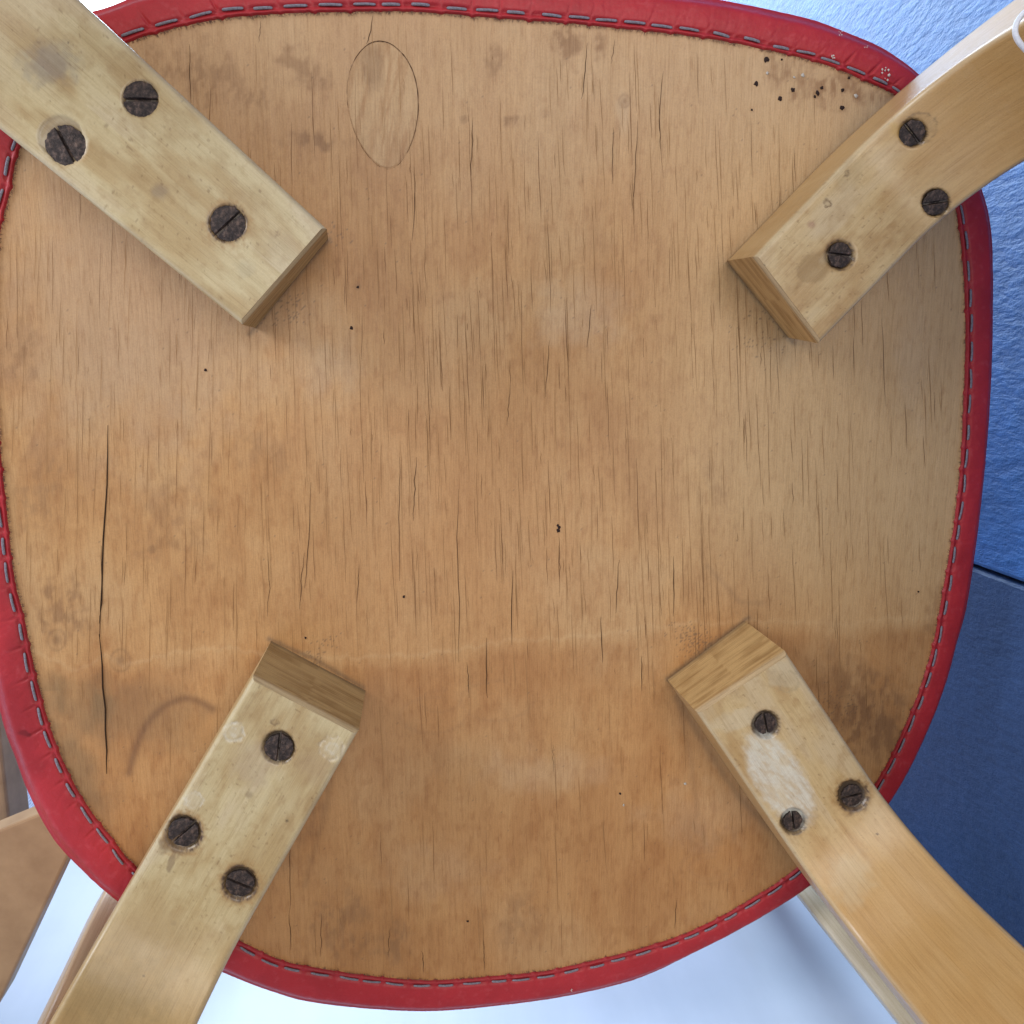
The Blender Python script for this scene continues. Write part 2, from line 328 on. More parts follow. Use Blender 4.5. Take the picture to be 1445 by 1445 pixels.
# dark lines round the leg ends
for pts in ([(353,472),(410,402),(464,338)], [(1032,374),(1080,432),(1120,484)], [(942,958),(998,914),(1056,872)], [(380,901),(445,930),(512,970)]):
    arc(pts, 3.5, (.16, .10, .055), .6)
sp = rng.random(PX.shape)
for cx, cy, rx, ry, m in ((405,435,55,40,.16),(985,905,55,32,.30),(1075,470,60,45,.05),(1180,1000,50,40,.10),(455,915,60,20,.12),(470,330,20,30,.1)):
    col = mixc(col, (.14, .095, .06), .6*(sp < m*ell(PX, PY, cx, cy, rx, ry, -40 if cx < 500 else 20, .9, .3, 1)).astype(float))
col = mixc(col, (.12, .08, .05), .5*(sp > .9993))
idx = -np.ones((nx, nz), int); keep = pin.copy(); idx[keep] = np.arange(keep.sum())
q = keep[:-1, :-1] & keep[1:, :-1] & keep[1:, 1:] & keep[:-1, 1:]
Fq = np.stack([idx[:-1, :-1][q], idx[1:, :-1][q], idx[1:, 1:][q], idx[:-1, 1:][q]], -1)
Vp = np.stack([XX[keep], YY[keep], ZZ[keep]], -1)
pm = mesh('seat_panel', Vp, Fq, PLY); colattr(pm, col[keep])
panel = CH(obj('seat_panel', pm, chair))
def sub(o): return o            # sub-parts share the parent's origin, so their world coordinates stay valid
def surf(px, py, lift=0.00006):
    P = unp(px, py, np.zeros(np.shape(px))); y = panel_y(np.asarray(px), np.asarray(py))-.00018-lift
    return unp(px, py, y)

# --- checks in the veneer: tapered slivers
Vc, Fc, Cc = [], [], []
def sliver(P, wpx, c):
    P = np.array(P, float); n = len(P)
    tt = np.linspace(0, 1, n); wd = wpx*np.sin(np.pi*np.clip(tt, .04, .96))**.6
    d = np.gradient(P, axis=0); d /= np.linalg.norm(d, axis=1)[:, None]; nn = np.stack([-d[:, 1], d[:, 0]], 1)
    A = P+nn*wd[:, None]/2; B = P-nn*wd[:, None]/2
    b = len(Vc)
    Vc.extend(surf(A[:, 0], A[:, 1])); Vc.extend(surf(B[:, 0], B[:, 1])); Cc.extend([c]*(2*n))
    for i in range(n-1): Fc.append((b+i, b+i+1, b+n+i+1, b+n+i))
BIG = [([(152,600),(153,650),(149,720),(146,760),(145,800),(142,850),(141,900)],3.0),([(143,770),(144,840),(140,880)],1.6),([(141,895),(144,940),(148,1000),(150,1060),(151,1092)],3.2),([(526,22),(522,50),(517,62)],2.6),
 ([(829,60),(826,100),(821,140)],2.2),([(868,56),(862,90)],1.4),([(667,165),(666,210),(664,255)],2.),([(585,235),(586,280),(582,340)],1.8),([(268,62),(268,95),(269,145)],2.),([(368,30),(366,60)],1.5),([(378,780),(380,830),(377,870)],1.5),
 ([(588,645),(585,690),(583,735)],2.4),([(648,690),(645,780),(649,860),(647,935)],2.),([(686,900),(687,985)],2.6),([(565,645),(563,730),(564,820)],1.8),([(724,805),(722,860),(722,910)],2.4),([(789,758),(790,815)],1.6),([(873,790),(869,865)],2.),([(950,785),(951,870)],2.2),
 ([(439,680),(436,755),(433,800),(430,830)],2.3),([(429,780),(423,860)],2.),([(507,795),(504,850)],1.8),([(598,560),(604,620),(610,560)],.4),([(409,1100),(410,1165)],2.4),([(409,1165),(409,1290)],1.5),([(660,935),(662,985)],2),([(905,925),(906,975)],2),([(848,870),(850,935)],2.2),
 ([(452,1350),(454,1290)],1.6),([(596,1342),(598,1372)],2.),([(548,1350),(550,1310)],1.4),([(682,1325),(684,1372)],1.3),([(408,1290),(411,1340)],2.),([(954,1270),(953,1310)],1.5),([(780,1050),(781,1090)],1.),([(835,430),(828,490)],1.8),([(775,480),(770,560)],1.5),([(720,540),(716,600)],1.5),([(866,180),(864,260)],1.6),([(900,170),(893,300)],1.5),([(935,100),(930,170),(932,210)],1.7)]
for P, wd in BIG:
    P = np.array(P, float); k = 9
    tt = np.linspace(0, 1, len(P)); u = np.linspace(0, 1, k)
    Q = np.stack([np.interp(u, tt, P[:, 0])+rng.normal(0, .5, k), np.interp(u, tt, P[:, 1])], 1)
    sliver(Q, wd*(.8 if P[0][0] < 160 else .42), (.035, .018, .010))
cnt = 0
while cnt < 900:
    px = rng.uniform(0, 1350); py = rng.uniform(30, 1360)
    dens = .55+.45*math.exp(-((px-800)/330)**2-((py-560)/400)**2)
    if py > 920: dens *= .30
    if py < 200: dens *= .6
    if px > 1150: dens *= .45
    if px < 480 and py < 330: dens *= .35
    if rng.random() > dens: continue
    ln = rng.gamma(3, 19) if rng.random() < .75 else rng.uniform(60, 150)
    slope = (-.035 if px > 350 else .02)+rng.normal(0, .012)
    k = 5; u = np.linspace(-.5, .5, k)
    P = np.stack([px+slope*(-u)*ln*-1*-1+rng.normal(0, .35, k), py+u*ln], 1)
    W = unp(P[:, 0], P[:, 1], np.zeros(k))
    if not inpoly(W[:, 0], W[:, 2], IN3[::40]+(cx3-IN3[::40])*.015).all(): continue
    st = rng.random()
    if st < .18: sliver(P, rng.uniform(.35, .65), (.16, .075, .032))
    elif st < .6: sliver(P, rng.uniform(.35, .6), (.24, .125, .052))
    else: sliver(P, rng.uniform(.4, .7), (.36, .20, .088))
    cnt += 1
cm = mesh('surface_checks', Vc, Fc, STUFFC); colattr(cm, np.array(Cc)); obj('surface_checks', cm, panel, kind='stuff')
# --- boat-shaped veneer patch let into the panel
th = np.linspace(0, 2*np.pi, 96, endpoint=False)
def patch_outline(s):
    a_ = math.radians(-5); u = 50*s*np.cos(th)*(1-.10*np.abs(np.sin(th))**3); v = 91*s*np.sin(th)
    u = u*(1-.12*np.sign(v)*np.abs(np.sin(th)))
    return 541+u*math.cos(a_)-v*math.sin(a_)*-1*-1+0*v, 148+u*math.sin(a_)+v*math.cos(a_)
ox, oy = patch_outline(1.0)
ox2, oy2 = patch_outline(.978)
jit = np.clip(.42+.30*np.sin(th+2.6)+.18*np.sin(th*3+1)+.12*rng.normal(size=96), .06, 1)
Vr = np.vstack([surf(ox+rng.normal(0, .25, 96), oy, .00004), surf(ox+(ox2-ox)*jit*1.15, oy+(oy2-oy)*jit*.7, .00004)])
Fr = [(i, (i+1) % 96, 96+(i+1) % 96, 96+i) for i in range(96)]
gm = mesh('patch_joint', Vr, Fr, STUFFC); colattr(gm, np.tile((.07, .035, .018), (192, 1)))
rr_ = np.linspace(0, 1, 40)
gx = np.concatenate([541+(patch_outline(.972*r)[0]-541) for r in rr_]); gy = np.concatenate([148+(patch_outline(.972*r)[1]-148) for r in rr_])
Vg = surf(gx, gy, .00003)
pc = np.tile((.54, .335, .165), (len(gx), 1)); nn_ = fbm(gx/14+gy/60, gy/120, 3); pc = mulc(pc, (.80, .70, .60), .7*ss(.4, .7, nn_)); pc = mulc(pc, (.8, .7, .6), .7*ss(.5, .7, fbm(gx/6+gy/40, gy/50, 5))); pc = mixc(pc, (.26, .14, .06), .5*ell(gx, gy, 525, 95, 22, 50, 0, .8, .4, 3)); 
i = np.arange(39)[:, None]; j = np.arange(96)[None, :]; Fg = np.stack([i*96+j, i*96+(j+1) % 96, (i+1)*96+(j+1) % 96, (i+1)*96+j], -1).reshape(-1, 4)
vm = mesh('veneer_patch', Vg, Fg, PLY); colattr(vm, pc)
obj('veneer_patch', vm, panel); obj('patch_joint', gm, panel)
# --- fly specks, worm hole, splinters
def blobs(name, L, colr, mat, parent):
    V, Fa, Ca = [], [], []
    for px, py, r in L:
        b = len(V); n = 9; rad = r*(1+.25*rng.normal(size=n)*.7); an = np.linspace(0, 2*np.pi, n, endpoint=False)
        e = 1+.25*rng.random()
        V.extend(surf(px+rad*np.cos(an), py+rad*e*np.sin(an), .00002)); V.extend(surf(px+.55*rad*np.cos(an), py+.55*rad*e*np.sin(an), .0003)); V.append(surf(np.array([px]), np.array([py]), .00036)[0])
        Ca.extend([colr]*(2*n+1))
        for k in range(n):
            k2 = (k+1) % n; Fa.append((b+k, b+k2, b+n+k2, b+n+k)); Fa.append((b+n+k, b+n+k2, b+2*n))
    m = mesh(name, V, Fa, mat); colattr(m, np.array(Ca)); return obj(name, m, parent, kind='stuff')
blobs('fly_specks', [(1082,84,3.6),(1067,118,3.4),(1101,139,3.4),(1119,127,3.4),(1154,131,2.8),(1160,124,2.4),(1150,136,2),(1188,152,3.2),(1103,84,1.4),(1061,155,1.4),(1189,127,2.4),(1198,110,2),(789,744,2.6),(788,749,2.6),(787,741,1.6),(496,463,2.2),(290,522,2),(570,842,1.8),(431,900,1.5),(355,1020,2),(1296,835,1.3),(660,1300,1.6),(875,1120,1.6),(505,405,2.2)], (.035, .022, .02), STUFFC, panel)
blobs('pale_specks', [(1133,106,2.6),(1121,109,1.6),(1208,135,2.6),(1083,103,2),(967,1106,2),(880,1136,1.6)], (.5, .46, .4), STUFFC, panel)

# --- red cover: rounded rim with puckers at the stitches
NS = 118; NT_ = 30
u = (np.r_[per]/PL)*NS                     # stitch coordinate
jitter = np.interp(u, np.arange(NS+1), np.r_[rng.normal(0, .10, NS), 0]); uu = u+jitter
ph = np.mod(uu, 1.0); gap = np.exp(-(np.minimum(ph, 1-ph)/.085)**2)          # 1 in the gaps between two stitches
cell = np.floor(uu).astype(int) % NS; rnd = rng.random(NS+1); gapamp = rnd[np.floor(uu+.5).astype(int) % NS]
ts = np.r_[np.linspace(0, .46, 19), np.linspace(.5, 1, 13)]
TW = .00265/np.linalg.norm(OU3-IN3, axis=1)   # where the seam sits across the rim
V = []; CC = []
vec = OU3-IN3; wdt = np.linalg.norm(vec, axis=1); dirn = vec/wdt[:, None]
scal = .0005*gap*(.5+gapamp)+.00035*(fbm(u*3, u*0, 2)-.5)+.00025*(fbm(u*14, u*0, 3)-.5)
for tq in ts:
    d = wdt*tq
    P = IN3+dirn*d[:, None]
    P = P-dirn*(scal*(1-ss(0, .18, np.full(NR, tq))))[:, None]
    hgt = -.0011-.0007*np.sin(np.pi*min(tq*1.25, 1))        # proud of the panel
    y = np.full(NR, 0.0)+hgt+ .0055*ss(.62, 1.0, np.full(NR, tq))**1.2
    seam = np.exp(-((d-.0022)/.00075)**2)
    y = y+seam*(.0008*(1-gap*.8))
    lip = np.exp(-((d-.0008)/.0005)**2); y = y-lip*.00018*(1+gap*gapamp)
    # creases radiating out from the gaps
    locs = .25+.9*ell(outc[:, 0], outc[:, 1], 1260, 90, 130, 90, 0, .6, 0)+.8*ell(outc[:, 0], outc[:, 1], 60, 1020, 170, 330, 0, .6, 0)+.9*ell(outc[:, 0], outc[:, 1], 230, 0, 200, 120, 0, .6, 0)
    cr = locs*np.exp(-(np.minimum(ph, 1-ph)/.045)**2)*ss(.0024, .0034, d)*ss(.0085+.004*gapamp, .003, d); y = y+cr*.0007*(.25+gapamp)
    wr_ = fbm(u*2.2, d*260, 4)-.5; y = y+.00035*wr_*ss(.1, .4, np.full(NR, tq))
    wr2 = fbm(u*9+d*300, d*150, 5)-.5; y = y+.00022*wr2*ss(.002, .004, d)
    if tq == 0: y = y*0+.0006
    P[:, 1] = y; V.append(P)
    px_, py_ = prj(P)
    cb = np.tile(np.array([.44, .027, .034]), (NR, 1))
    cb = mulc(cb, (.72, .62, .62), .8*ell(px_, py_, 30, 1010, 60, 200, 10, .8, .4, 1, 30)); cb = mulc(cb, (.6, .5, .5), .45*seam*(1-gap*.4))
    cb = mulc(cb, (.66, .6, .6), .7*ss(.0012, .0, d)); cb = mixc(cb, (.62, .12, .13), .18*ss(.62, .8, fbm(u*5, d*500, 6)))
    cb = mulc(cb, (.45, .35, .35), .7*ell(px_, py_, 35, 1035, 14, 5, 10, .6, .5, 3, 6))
    CC.append(cb)
# round the outer edge and the padded top beyond
for off, y in ((.0006, .0062), (.0008, .009), (.0005, .013), (-.001, .019), (-.006, .026), (-.018, .031), (-.06, .034), (-.13, .035)):
    P = OU3+dirn*off; P[:, 1] = y; V.append(P); CC.append(np.tile(np.array([.44, .027, .034]), (NR, 1)))
R0 = np.array(V); nt = len(R0)
V3 = R0.transpose(1, 0, 2).reshape(-1, 3); C3 = np.array(CC).transpose(1, 0, 2).reshape(-1, 3)
Fr = gridf(NR, nt, True)
V3 = np.vstack([V3, [[cx3[0], .035, cx3[2]]]]); C3 = np.vstack([C3, [[.44, .027, .034]]])
fan = np.stack([np.arange(NR)*nt+nt-1, ((np.arange(NR)+1) % NR)*nt+nt-1, np.full(NR, NR*nt), np.full(NR, NR*nt)], -1)
Fl = Fr.tolist()+[tuple(f[:3]) for f in fan.tolist()]
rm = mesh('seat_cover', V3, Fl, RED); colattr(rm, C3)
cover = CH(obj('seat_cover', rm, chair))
# stitches
def capsule(L, r, bend=0):
    V, Fa = [], []; n = 10; seg = [(-.5, .25), (-.47, .8), (-.4, 1), (-.2, 1), (0, 1), (.2, 1), (.4, 1), (.47, .8), (.5, .25)]
    for a_, s in seg:
        for k in range(n):
            an = 2*np.pi*k/n; V.append((a_*L, r*s*math.cos(an)*.75-.0003*math.cos(a_*math.pi), r*s*math.sin(an)))
    for i_ in range(len(seg)-1):
        for k in range(n): Fa.append((i_*n+k, i_*n+(k+1) % n, (i_+1)*n+(k+1) % n, (i_+1)*n+k))
    Fa.append(tuple(range(n))); Fa.append(tuple(range((len(seg)-1)*n, len(seg)*n))[::-1])
    return mesh('stitch', V, Fa, THREAD)
variants = [capsule(L, r) for L, r in ((.0078, .00052), (.0084, .00047), (.0070, .00055), (.0088, .0005))]
for k in range(NS):
    w_ = np.where(cell == k)[0]
    w_ = w_[(ph[w_] > .42) & (ph[w_] < .58)]
    if len(w_) == 0: continue
    i0 = w_[len(w_)//2]; p = IN3[i0]+dirn[i0]*(.0022+rng.normal(0, .00018)); tg = IN3[(i0+8) % NR]-IN3[i0-8]; tg[1] = 0
    vis = prj(p[None])
    if not (-20 < vis[0][0] < 1465 and -20 < vis[1][0] < 1465): continue
    ang = math.atan2(-tg[2], tg[0])+rng.normal(0, .035)
    o = obj('stitch', variants[rng.integers(4)], cover); o.location = (p[0], -.00125, p[2]); o.rotation_euler = (0, ang, 0)
# frayed fabric backing along the raw edge
V, Fa = [], []
for k in range(4200):
    i0 = rng.integers(NR); p = IN3[i0]-dirn[i0]*rng.uniform(-.0003, .0004)-dirn[i0]*scal[i0]; p = p.copy(); p[1] = -.0004
    a_ = rng.normal(0, .8); tgt = np.array([-dirn[i0][2], 0, dirn[i0][0]])
    dv = (-dirn[i0]*math.cos(a_)+tgt*math.sin(a_)); dv[1] = rng.uniform(-.5, .1); L = rng.uniform(.0004, .0013); wv = np.cross(dv, [0, 1, 0]); wv = wv/np.linalg.norm(wv)*.00009
    b = len(V); V += [p-wv, p+wv, p+dv*L+wv*.4, p+dv*L-wv*.4]; Fa.append((b, b+1, b+2, b+3))
obj('frayed_edge', mesh('frayed_edge', V, Fa, FRAY), cover, kind='stuff')
# crumbs of pale dirt stuck to the vinyl
def crumbs(L):
    V, Fa = [], []
    for px, py, r in L:
        for _ in range(5):
            cpt = unp(np.array([px+rng.normal(0, r)]), np.array([py+rng.normal(0, r)]), np.array([-.0024]))[0]; b = len(V); s = r*.00022*rng.uniform(.5, 1.1)
            for dx, dy, dz in ((1,0,0),(-1,0,0),(0,1,0),(0,-1,0),(0,0,1),(0,0,-1)): V.append(cpt+np.array([dx, dy*.6, dz])*s*rng.uniform(.6, 1.3))
            for f in ((0,2,4),(2,1,4),(1,3,4),(3,0,4),(2,0,5),(1,2,5),(3,1,5),(0,3,5)): Fa.append(tuple(b+q for q in f))
    return mesh('dirt_crumbs', V, Fa, DUST, False)
obj('dirt_crumbs', crumbs([(1247,98,3),(1249,106,3),(1176,81,2.2),(1187,46,1.6),(807,1398,1.5),(1223,66,1.0)]), cover, kind='stuff')

# ------------------------------------------------------------ legs
def make_leg(key, base_c, top_c, far, h, sbend, R, Lout, screws, tone, splay=0., wtaper=1.0, feats=()):
    """base_c/top_c: end corners (A, B) on the panel and on the leg's face; far: a point further along the face's centre line"""
    A, B = unp(*np.array(top_c, float).T, np.array([-h, -h])); Ab, Bb = unp(*np.array(base_c, float).T, np.array([0, 0.]))
    M = (A+B)/2; fp = unp(np.array([far[0]]), np.array([far[1]]), np.array([-h]))[0]
    d = fp-M; d[1] = 0; d /= np.linalg.norm(d); n = np.array([-d[2], 0, d[0]])
    if (B-A)@n < 0: n = -n
    W = abs((B-A)@n)
    # skewed end: along offset as linear function of across (face and base)
    sA, sB = (A-M)@d, (B-M)@d; bA, bB = (Ab-M)@d, (Bb-M)@d
    M0 = M.copy(); M0[1] = 0
    # path
    ds = .0005; s1 = np.arange(0, sbend+R*1.3, ds); s2 = np.arange(s1[-1]+.004, sbend+R*math.pi/2+Lout, .004)
    s = np.r_[s1, s2]; ns = len(s)
    al = np.where(s <= sbend, s, 0.); hy = np.zeros(ns); tang = np.zeros(ns)
    Rc = R+h                                   # radius of the outer (far) side; face radius is R
    for i_, q in enumerate(s):
        if q > sbend:
            a_ = min((q-sbend)/R, math.pi/2-splay); ex = max(0, q-sbend-R*(math.pi/2-splay))
            al[i_] = sbend+R*math.sin(a_)+ex*math.cos(a_); hy[i_] = R*(1-math.cos(a_))+ex*math.sin(a_); tang[i_] = a_
    # cross-section: v across [-W/2..W/2], k thickness 0 (face) .. h (back)
    rc = .0022; nv = int(W/.0005)
    vt = np.linspace(-W/2+rc, W/2-rc, nv); prof = [(v, 0.) for v in vt]
    for a_ in np.linspace(0, math.pi/2, 7)[1:]: prof.append((W/2-rc+rc*math.sin(a_), rc-rc*math.cos(a_)))
    for k in np.linspace(rc, h-.0008, 14)[1:]: prof.append((W/2, k))
    prof.append((W/2-.0008, h)); prof.append((-W/2+.0008, h))
    for k in np.linspace(h-.0008, rc, 14)[:-1]: prof.append((-W/2, k))
    for a_ in np.linspace(math.pi/2, 0, 7)[:-1]: prof.append((-W/2+rc-rc*math.sin(a_), rc-rc*math.cos(a_)))
    prof = np.array(prof); np_ = len(prof)
    v = prof[:, 0][None, :]*np.ones((ns, 1)); k = prof[:, 1][None, :]*np.ones((ns, 1)); sg = s[:, None]*np.ones((1, np_))
    wsc = (1+(wtaper-1)*np.clip(s/.12, 0, 1))[:, None]
    # end skew, fades out within 25 mm
    f = (v/W+.5); sk_top = sA+(sB-sA)*f; sk_b = bA+(bB-bA)*f; kk = np.clip(k/h, 0, 1)
    rnd_ = .0012*np.exp(-(k/.0009)**2)
    skew = (sk_top*(1-kk)+sk_b*kk+rnd_)*np.clip(1-sg/.022, 0, 1)
    # face height field in (along, across): holes for the screws, dents
    al_s = al[:, None]+skew
    Pflat = M0+d*(al_s+k*np.sin(tang)[:, None])[..., None]+n*(v*wsc)[..., None]; Pflat[..., 1] = -h-hy[:, None]+k*np.cos(tang)[:, None]
    px, py = prj(Pflat.reshape(-1, 3)); px = px.reshape(ns, np_); py = py.reshape(ns, np_)
    face = np.exp(-(k/.0012)**2)*(tang[:, None] < 1.2)
    dep = .00022*(fbm(sg*90, v*160+5, 3)-.5)
    colr = np.ones((ns, np_, 3))*np.array(tone)
    m1 = fbm(sg*28+key, v*90, 2+key); m2 = fbm(sg*90, v*140, 3+key); m3 = fbm(sg*400, v*700, 4+key, 3)
    colr = mulc(colr, (.80, .70, .58), ss(.45, .72, m1)); colr = mixc(colr, (.58, .46, .31), .4*ss(.48, .25, m1))
    colr = mulc(colr, (.80, .72, .62), .6*ss(.52, .72, m2)); colr = mulc(colr, (.74, .64, .54), .35*ss(.57, .74, m3)); colr = mulc(colr, (.45, .35, .26), .55*ss(.82, .87, fbm(sg*800, v*800, 6+key, 2)))
    colr = mixc(colr, np.array(tone)*np.array([.92, .72, .48]), .8*ss(sbend*.9, sbend+R*.9, sg))  # bend painted darker and more golden, as turned away from the light
    side = ss(.0005, .003, k); colr = mixc(colr, np.array(tone)*np.array([.92, .78, .6]), .6*side)
    colr = mixc(colr, (.24, .155, .085), .75*ss(h-.0035, h, k))            # darker where it meets the panel
    # worn rounded arrises
    colr = mixc(colr, (.60, .49, .32), .5*np.exp(-((np.abs(v)-W/2+.0009)/.0008)**2)*np.exp(-(k/.002)**2))
    for (sx, sy, dm, ang, ring, rust) in screws:
        r = dm/2; dd = np.hypot(px-sx, py-sy)+1.5*(fbm(px/4, py/4, 1)-.5)
        hole = 1-ss(r+.6, r+2.6, dd); dep = dep+hole*.0011*face
        cs = (1-ss(r+2, r+2+ring, dd)); dep = dep+cs*.00045*face
        colr = mixc(colr, (.045, .028, .018), hole*.95*face)
        colr = mixc(colr, (.40, .23, .085), .8*face*(1-ss(r+1, r+9+9*rust, dd+26*(fbm(px/5, py/5, 4)-.5)))*(1-hole)*rust)
        rg = fbm(px/3.2, py/3.2, 6); wd_ = 1.6+5.5*max(rust-.5, 0)*rg; colr = mixc(colr, (.13, .075, .035), (.55+.3*rust)*face*np.exp(-((dd-r-3.-2*max(rust-.5, 0))/wd_)**2)*(.5+.9*ss(.35, .6, rg))); dep = dep+.0004*max(rust-.5, 0)*face*np.exp(-((dd-r-4)/4)**2)*(rg-.2)
    for fn in feats: colr, dep = fn(px, py, colr, dep, face, m2, m3)
    kk_ = k+dep*face
    nrm_al = -np.sin(tang)[:, None]; nrm_y = np.cos(tang)[:, None]          # thickness direction (into the leg, away from the face)
    # face point is at along=al, y=-h-hy ; inwards = +y when flat, +along when upright
    A_al = al_s+kk_*np.sin(tang)[:, None]; A_y = -h-hy[:, None]+kk_*np.cos(tang)[:, None]
    P = M0+d*A_al[..., None]+n*(v*wsc)[..., None]; P[..., 1] = A_y
    V = P.reshape(-1, 3)
    i_ = np.arange(ns-1)[:, None]; j_ = np.arange(np_)[None, :]; j2 = (j_+1) % np_
    Fq = np.stack([i_*np_+j_, i_*np_+j2, (i_+1)*np_+j2, (i_+1)*np_+j_], -1).reshape(-1, 4)
    gco = np.stack([sg+key*.7, v+key*.13, k], -1).reshape(-1, 3)
    # end cut: grid between matching face and base points
    nk = 22; nvv = 44
    f2, k2 = np.meshgrid(np.linspace(0, 1, nvv), np.linspace(0, 1, nk), indexing='ij')
    kz = (k2**1.7)*h; hwid = W/2-rc+np.sqrt(np.maximum(rc*rc-np.maximum(rc-kz, 0)**2, 0)); v2 = (f2-.5)*2*hwid
    fe = v2/W+.5; s2_ = (sA+(sB-sA)*fe)*(1-kz/h)+(bA+(bB-bA)*fe)*(kz/h)+.0012*np.exp(-(kz/.0009)**2)
    Pe = M0+d*s2_[..., None]+n*v2[..., None]; Pe[..., 1] = -h+kz
    Ve = Pe.reshape(-1, 3); ex_, ey_ = prj(Ve)
    ce = np.tile(np.array(tone)*np.array([.95, .85, .72]), (len(Ve), 1)); mm = fbm(v2.ravel()*60, kz.ravel()*900, 5+key); ce = mulc(ce, (.72, .66, .6), ss(.4, .7, mm))
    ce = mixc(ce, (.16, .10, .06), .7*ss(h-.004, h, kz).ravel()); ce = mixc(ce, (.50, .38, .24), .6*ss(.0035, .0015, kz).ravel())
    V = np.vstack([V, Ve]); colr = np.vstack([colr.reshape(-1, 3), ce]); gco = np.vstack([gco, np.stack([s2_.ravel(), v2.ravel()+key, kz.ravel()], -1)])
    Fe = gridf(nvv, nk, False, ns*np_)
    allF = np.vstack([Fq, Fe]); m = mesh('leg', V, allF, [LEG, LEGEND])
    mi = np.zeros(len(allF), np.int32); mi[len(Fq):] = 1
    if len(m.polygons) == len(mi): m.polygons.foreach_set('material_index', mi)
    # make the surface face outwards
    colattr(m, colr); vecattr(m, gco)
    c0 = m.polygons[nv//2+np_*60]
    if c0.normal.y > 0: m.flip_normals()
    o = CH(obj('leg', m, chair))
    for (sx, sy, dm, ang, ring, rust) in screws:
        ii, jj = np.unravel_index(np.argmin(np.hypot(px-sx, py-sy)+(k > .0001)*1e6), px.shape); p = Pflat[ii, jj]; ta = tang[ii]; inw = Vector(d*math.sin(ta)+np.array([0, math.cos(ta), 0]))
        r = dm/2*(p[1]+D)/F*1.0
        nr, na = 42, 150; V = []; e1 = rng.random(); 
        aa_ = np.linspace(0, 2*np.pi, na, endpoint=False); rag = 1+.055*(np.array([vn(6*math.cos(q)+e1*9+9, 6*math.sin(q)+9, 1) for q in aa_])-.5)*2
        ca, sa = math.cos(math.radians(ang)), math.sin(math.radians(ang))
        for q in range(nr+2):
            rr = min(q, nr)/nr*r
            X = rr*rag*np.cos(aa_); Z = rr*rag*np.sin(aa_)
            X = np.where(np.abs(X) < 1e-7, 0, X)
            c_ = -X*sa+Z*ca; sl = np.exp(-np.abs(c_/(.00042+.0001*e1))**6)
            y = -.00022*(1-(rr/r)**2)+.0014*sl+.00010*(fbm(X*2500+40, Z*2500+40, 2)-.5)*2-.00012
            if q == nr: y = y+.00012
            if q == nr+1: y = y+.0016
            V.append(np.stack([X, y, Z], -1))
        V = np.array(V)  # rings
        # denser centre lines for the slot come from a cartesian remap of the inner rings
        Fs = []
        for q in range(nr+1):
            for k3 in range(na): Fs.append((q*na+k3, q*na+(k3+1) % na, (q+1)*na+(k3+1) % na, (q+1)*na+k3))
        sm = mesh('screw', V.reshape(-1, 3), [f for f in Fs], STEEL)
        so = obj('screw', sm, o); so.location = Vector(p)+inw*.00045; so.rotation_mode = 'QUATERNION'; so.rotation_quaternion = Vector((0, 1, 0)).rotation_difference(inw)
    return o, d, n, W, M0

def ringmark(cx, cy, r, wd, colr, m, d=0.):
    def fn(px, py, c, dep, face, m2, m3):
        dd = np.hypot(px-cx, (py-cy)*1.08)+5*(fbm(px/5+cx, py/5, 3)-.5)*2; g = np.exp(-((dd-r)/wd)**2)*(.25+1.2*ss(.35, .65, fbm(px/6, py/6+cy, 6)))+.35*(1-ss(r*.7, r*1.2, dd)); return mixc(c, colr, m*g*face), dep+d*g
    return fn
def blot(cx, cy, rx, ry, a, colr, m, soft=.7, wob=.35, d=0.):
    def fn(px, py, c, dep, face, m2, m3):
        e = ell(px, py, cx, cy, rx, ry, a, soft, wob, int(cx) % 7, 12.); return mixc(c, colr, m*e*face), dep+d*e
    return fn
def worn_paint(px, py, c, dep, face, m2, m3):
    e = ell(px, py, 1100, 1098, 40, 86, -32, .3, .10, 3, 8.)*(.55+.45*ss(.30, .55, fbm((px-py)*.16, (px+py)*.05, 2)))*(.6+.5*fbm(px/3, py/3, 5))
    e2 = ell(px, py, 1040, 1015, 40, 18, -20, .5, .4, 3, 12.)
    return mixc(mixc(c, (.74, .74, .67), .74*e*face), (.62, .53, .38), .4*e2*face), dep
PALEW = (.62, .54, .40); DK = (.19, .115, .05)
ULf = [blot(70, 90, 55, 42, 0, (.22, .19, .17), .55), blot(225, 270, 16, 14, 0, (.26, .18, .11), .6), ringmark(89, 200, 33, 2.5, (.62, .50, .30), .5), blot(84, 192, 33, 31, 0, (.30, .22, .13), .6, .12, .06, .0005),
       blot(97, 60, 2.5, 2.5, 0, (.03, .025, .03), .9), blot(316, 288, 16, 10, 20, (.42, .24, .08), .5), blot(150, 177, 5, 4, 0, DK, .5), blot(345, 380, 20, 20, 0, (.45, .38, .24), .4), blot(400, 350, 40, 30, 40, (.38, .27, .16), .3)]
URf = [blot(1146, 317, 9, 8, 0, (.38, .20, .13), .6), ringmark(1168, 286, 5, 1.5, DK, .6), ringmark(1194, 245, 2, 1.5, DK, .7), blot(1148, 378, 30, 22, -40, (.33, .20, .075), .62, .25, .3), blot(1165, 365, 12, 10, -40, (.50, .38, .22), .5),
       ringmark(1300, 180, 22, 1.6, DK, .4), blot(1078, 375, 2.5, 3, 0, (.03, .03, .03), .9), blot(1270, 185, 22, 16, 30, (.58, .36, .11), .6), blot(1200, 240, 40, 30, -40, (.42, .31, .17), .3)]
